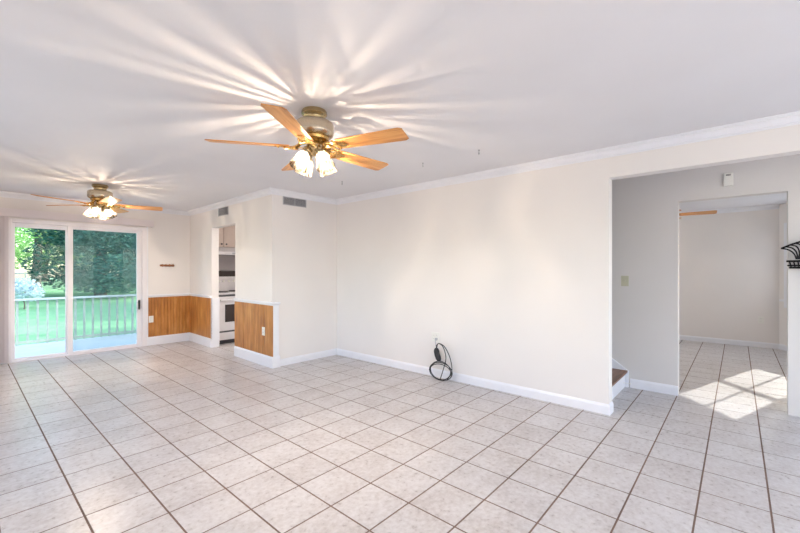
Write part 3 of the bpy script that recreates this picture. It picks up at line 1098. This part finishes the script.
YF = 30.0
fz = ground(6, YF)
fe = thing('wire_fence', (6, YF, fz), 'low chain link fence across the back of the lawn', 'fence')
MB().tube([(-14, 0, 1.0), (14, 0, 1.0)], 0.03, 8).build('top_rail', M['galv'], fe, smooth=True)
MB().box(-14, 14, -0.004, 0.004, 0.02, 1.0).build('wire_mesh', M['chain'], fe)
for k in range(12):
    MB().tube([(-13.2 + 2.4 * k, 0, -0.1), (-13.2 + 2.4 * k, 0, 1.06)], 0.035, 8).build('post', M['galv'], fe, smooth=True)


def crown_mesh(name, blobs, n, size, mat, seed):
    rnd = random.Random(seed)
    verts, faces = [], []
    wts = [bx[3] * bx[4] for bx in blobs]
    for _ in range(n):
        cx, cy, cz, rx, rz = rnd.choices(blobs, wts)[0]
        while True:
            p = Vector((rnd.uniform(-1, 1), rnd.uniform(-1, 1), rnd.uniform(-1, 1)))
            if 0.35 < p.length < 1:
                break
        c = Vector((cx + p.x * rx, cy + p.y * rx, cz + p.z * rz))
        q = Matrix.Rotation(rnd.uniform(0, 6.28), 3, 'Z') @ Matrix.Rotation(rnd.uniform(-1.2, 1.2), 3, 'X')
        s = size * rnd.uniform(0.6, 1.3)
        k = len(verts)
        for u, v in ((-0.5, 0), (0, -0.32), (0.55, 0), (0, 0.32)):
            verts.append(tuple(c + q @ Vector((u * s, v * s, 0.06 * s * (u * u)))))
        faces.append((k, k + 1, k + 2, k + 3))
    me = bpy.data.meshes.new(name)
    me.from_pydata(verts, [], faces)
    me.materials.append(M[mat])
    return me


def trunk_mesh(name, h, r, seed, lean=0.2):
    rnd = random.Random(seed)
    b = MB()
    pts = [(lean * sin(k * 0.5) * k / 8, lean * 0.6 * cos(k * 0.7) * k / 8 - 0.0, -0.3 + h * k / 8) for k in range(9)]
    b.tube(pts, r, 10, radii=[r * (1.25 if k == 0 else 1 - 0.07 * k) for k in range(9)])
    for k in range(5):
        a = rnd.uniform(0, 6.28)
        z = h * rnd.uniform(0.45, 0.85)
        L = h * 0.28
        b.tube([(0, 0, z), (L * 0.5 * cos(a), L * 0.5 * sin(a), z + L * 0.35), (L * cos(a), L * sin(a), z + L * 0.9)], r * 0.3, 6, radii=[r * 0.4, r * 0.28, r * 0.12])
    bmesh.ops.recalc_face_normals(b.bm, faces=b.bm.faces)
    me = bpy.data.meshes.new(name)
    b.bm.to_mesh(me)
    b.bm.free()
    me.polygons.foreach_set('use_smooth', [True] * len(me.polygons))
    me.materials.append(M['bark'])
    return me


TR = {
    'leafy': (crown_mesh('foliage', [(0, 0, 5.5, 2.4, 2.2), (1.5, 0.4, 4.2, 1.6, 1.3), (-1.5, -0.3, 4.4, 1.6, 1.4), (0.4, -1.2, 3.3, 1.3, 0.9), (-0.6, 1.0, 6.8, 1.7, 1.4)], 10000, 0.15, 'leaf', 1), trunk_mesh('trunk', 5.5, 0.24, 11)),
    'low': (crown_mesh('foliage', [(0, 0, 2.6, 2.2, 1.9), (1.2, -0.4, 1.7, 1.4, 1.2), (-1.3, 0.2, 1.9, 1.4, 1.3), (0.2, 0.2, 4.2, 1.5, 1.3)], 10000, 0.14, 'leaf', 2), trunk_mesh('trunk', 3.6, 0.16, 12)),
    'dark': (crown_mesh('foliage', [(0, 0, 1.4, 2.3, 1.3), (0.2, -0.9, 0.9, 1.9, 0.8), (0, 0, 3.0, 2.0, 1.5), (0, 0, 4.6, 1.5, 1.5), (0, 0, 6.2, 0.9, 1.4), (1.2, -0.8, 2.2, 1.2, 0.9), (-1.3, -0.6, 2.6, 1.2, 0.9)], 30000, 0.14, 'leafdark', 3), trunk_mesh('trunk', 6.2, 0.2, 13, 0.05)),
    'pale': (crown_mesh('foliage', [(0, 0, 0.75, 0.55, 0.45), (0.35, 0.1, 0.6, 0.4, 0.35), (-0.3, -0.1, 0.9, 0.35, 0.3)], 900, 0.14, 'leafpale', 4), trunk_mesh('trunk', 0.8, 0.03, 14, 0.05)),
}


def tree(kind, x, y, s, rz, label, name='tree', cat='tree', group='trees behind the lawn'):
    t = thing(name, (x, y, ground(x, y)), label, cat, rz, group)
    t.scale = (s, s, s)
    for nm, me in zip(('foliage', 'trunk'), TR[kind]):
        o = bpy.data.objects.new(nm, me)
        COL.objects.link(o)
        o.parent = t
    return t


tree('dark', 5.0, 26.0, 1.35, 0.3, 'large dark blue-green evergreen filling the right glass panel of the sliding door', 'evergreen_tree')
tree('pale', 1.62, 21.0, 1.0, 0.5, 'small pale bluish shrub on the lawn in the left glass panel', 'shrub', 'shrub', None)
LAB = 'green leafy tree in the woodland along the back of the lawn'
for kd, x, y, s_, rz in (('leafy', 3.0, 32.0, 1.1, 0.4), ('leafy', 11.0, 32.0, 1.1, 4.1), ('leafy', -5.0, 32.5, 1.1, 1.4),
                         ('low', -0.9, 25.5, 1.0, 0.1), ('low', 5.4, 51.5, 2.0, 0.7), ('low', -4.8, 51.5, 2.0, 1.7), ('low', 15.6, 51.5, 2.0, 2.7), ('low', -9.4, 42.5, 1.8, 0.1), ('low', 0.4, 42.0, 1.8, 1.3), ('low', 10.2, 42.5, 1.8, 2.9), ('low', 20.0, 42.5, 1.8, 2.9)):
    tree(kd, x, y, s_, rz, LAB, group='woodland trees at the back of the lawn')
# trees on the sunny side, right of the view, whose shade falls over the lawn
for x, y, s, rz in ((13.0, 8.5, 1.1, 0.2), (20.0, 13.0, 1.2, 1.1), (13.5, 17.5, 1.1, 2.2), (21.5, 22.5, 1.2, 3.1)):
    tree('leafy', x, y, s, rz, 'leafy tree at the right side of the lawn, behind the house wall', group='trees at the side of the lawn')
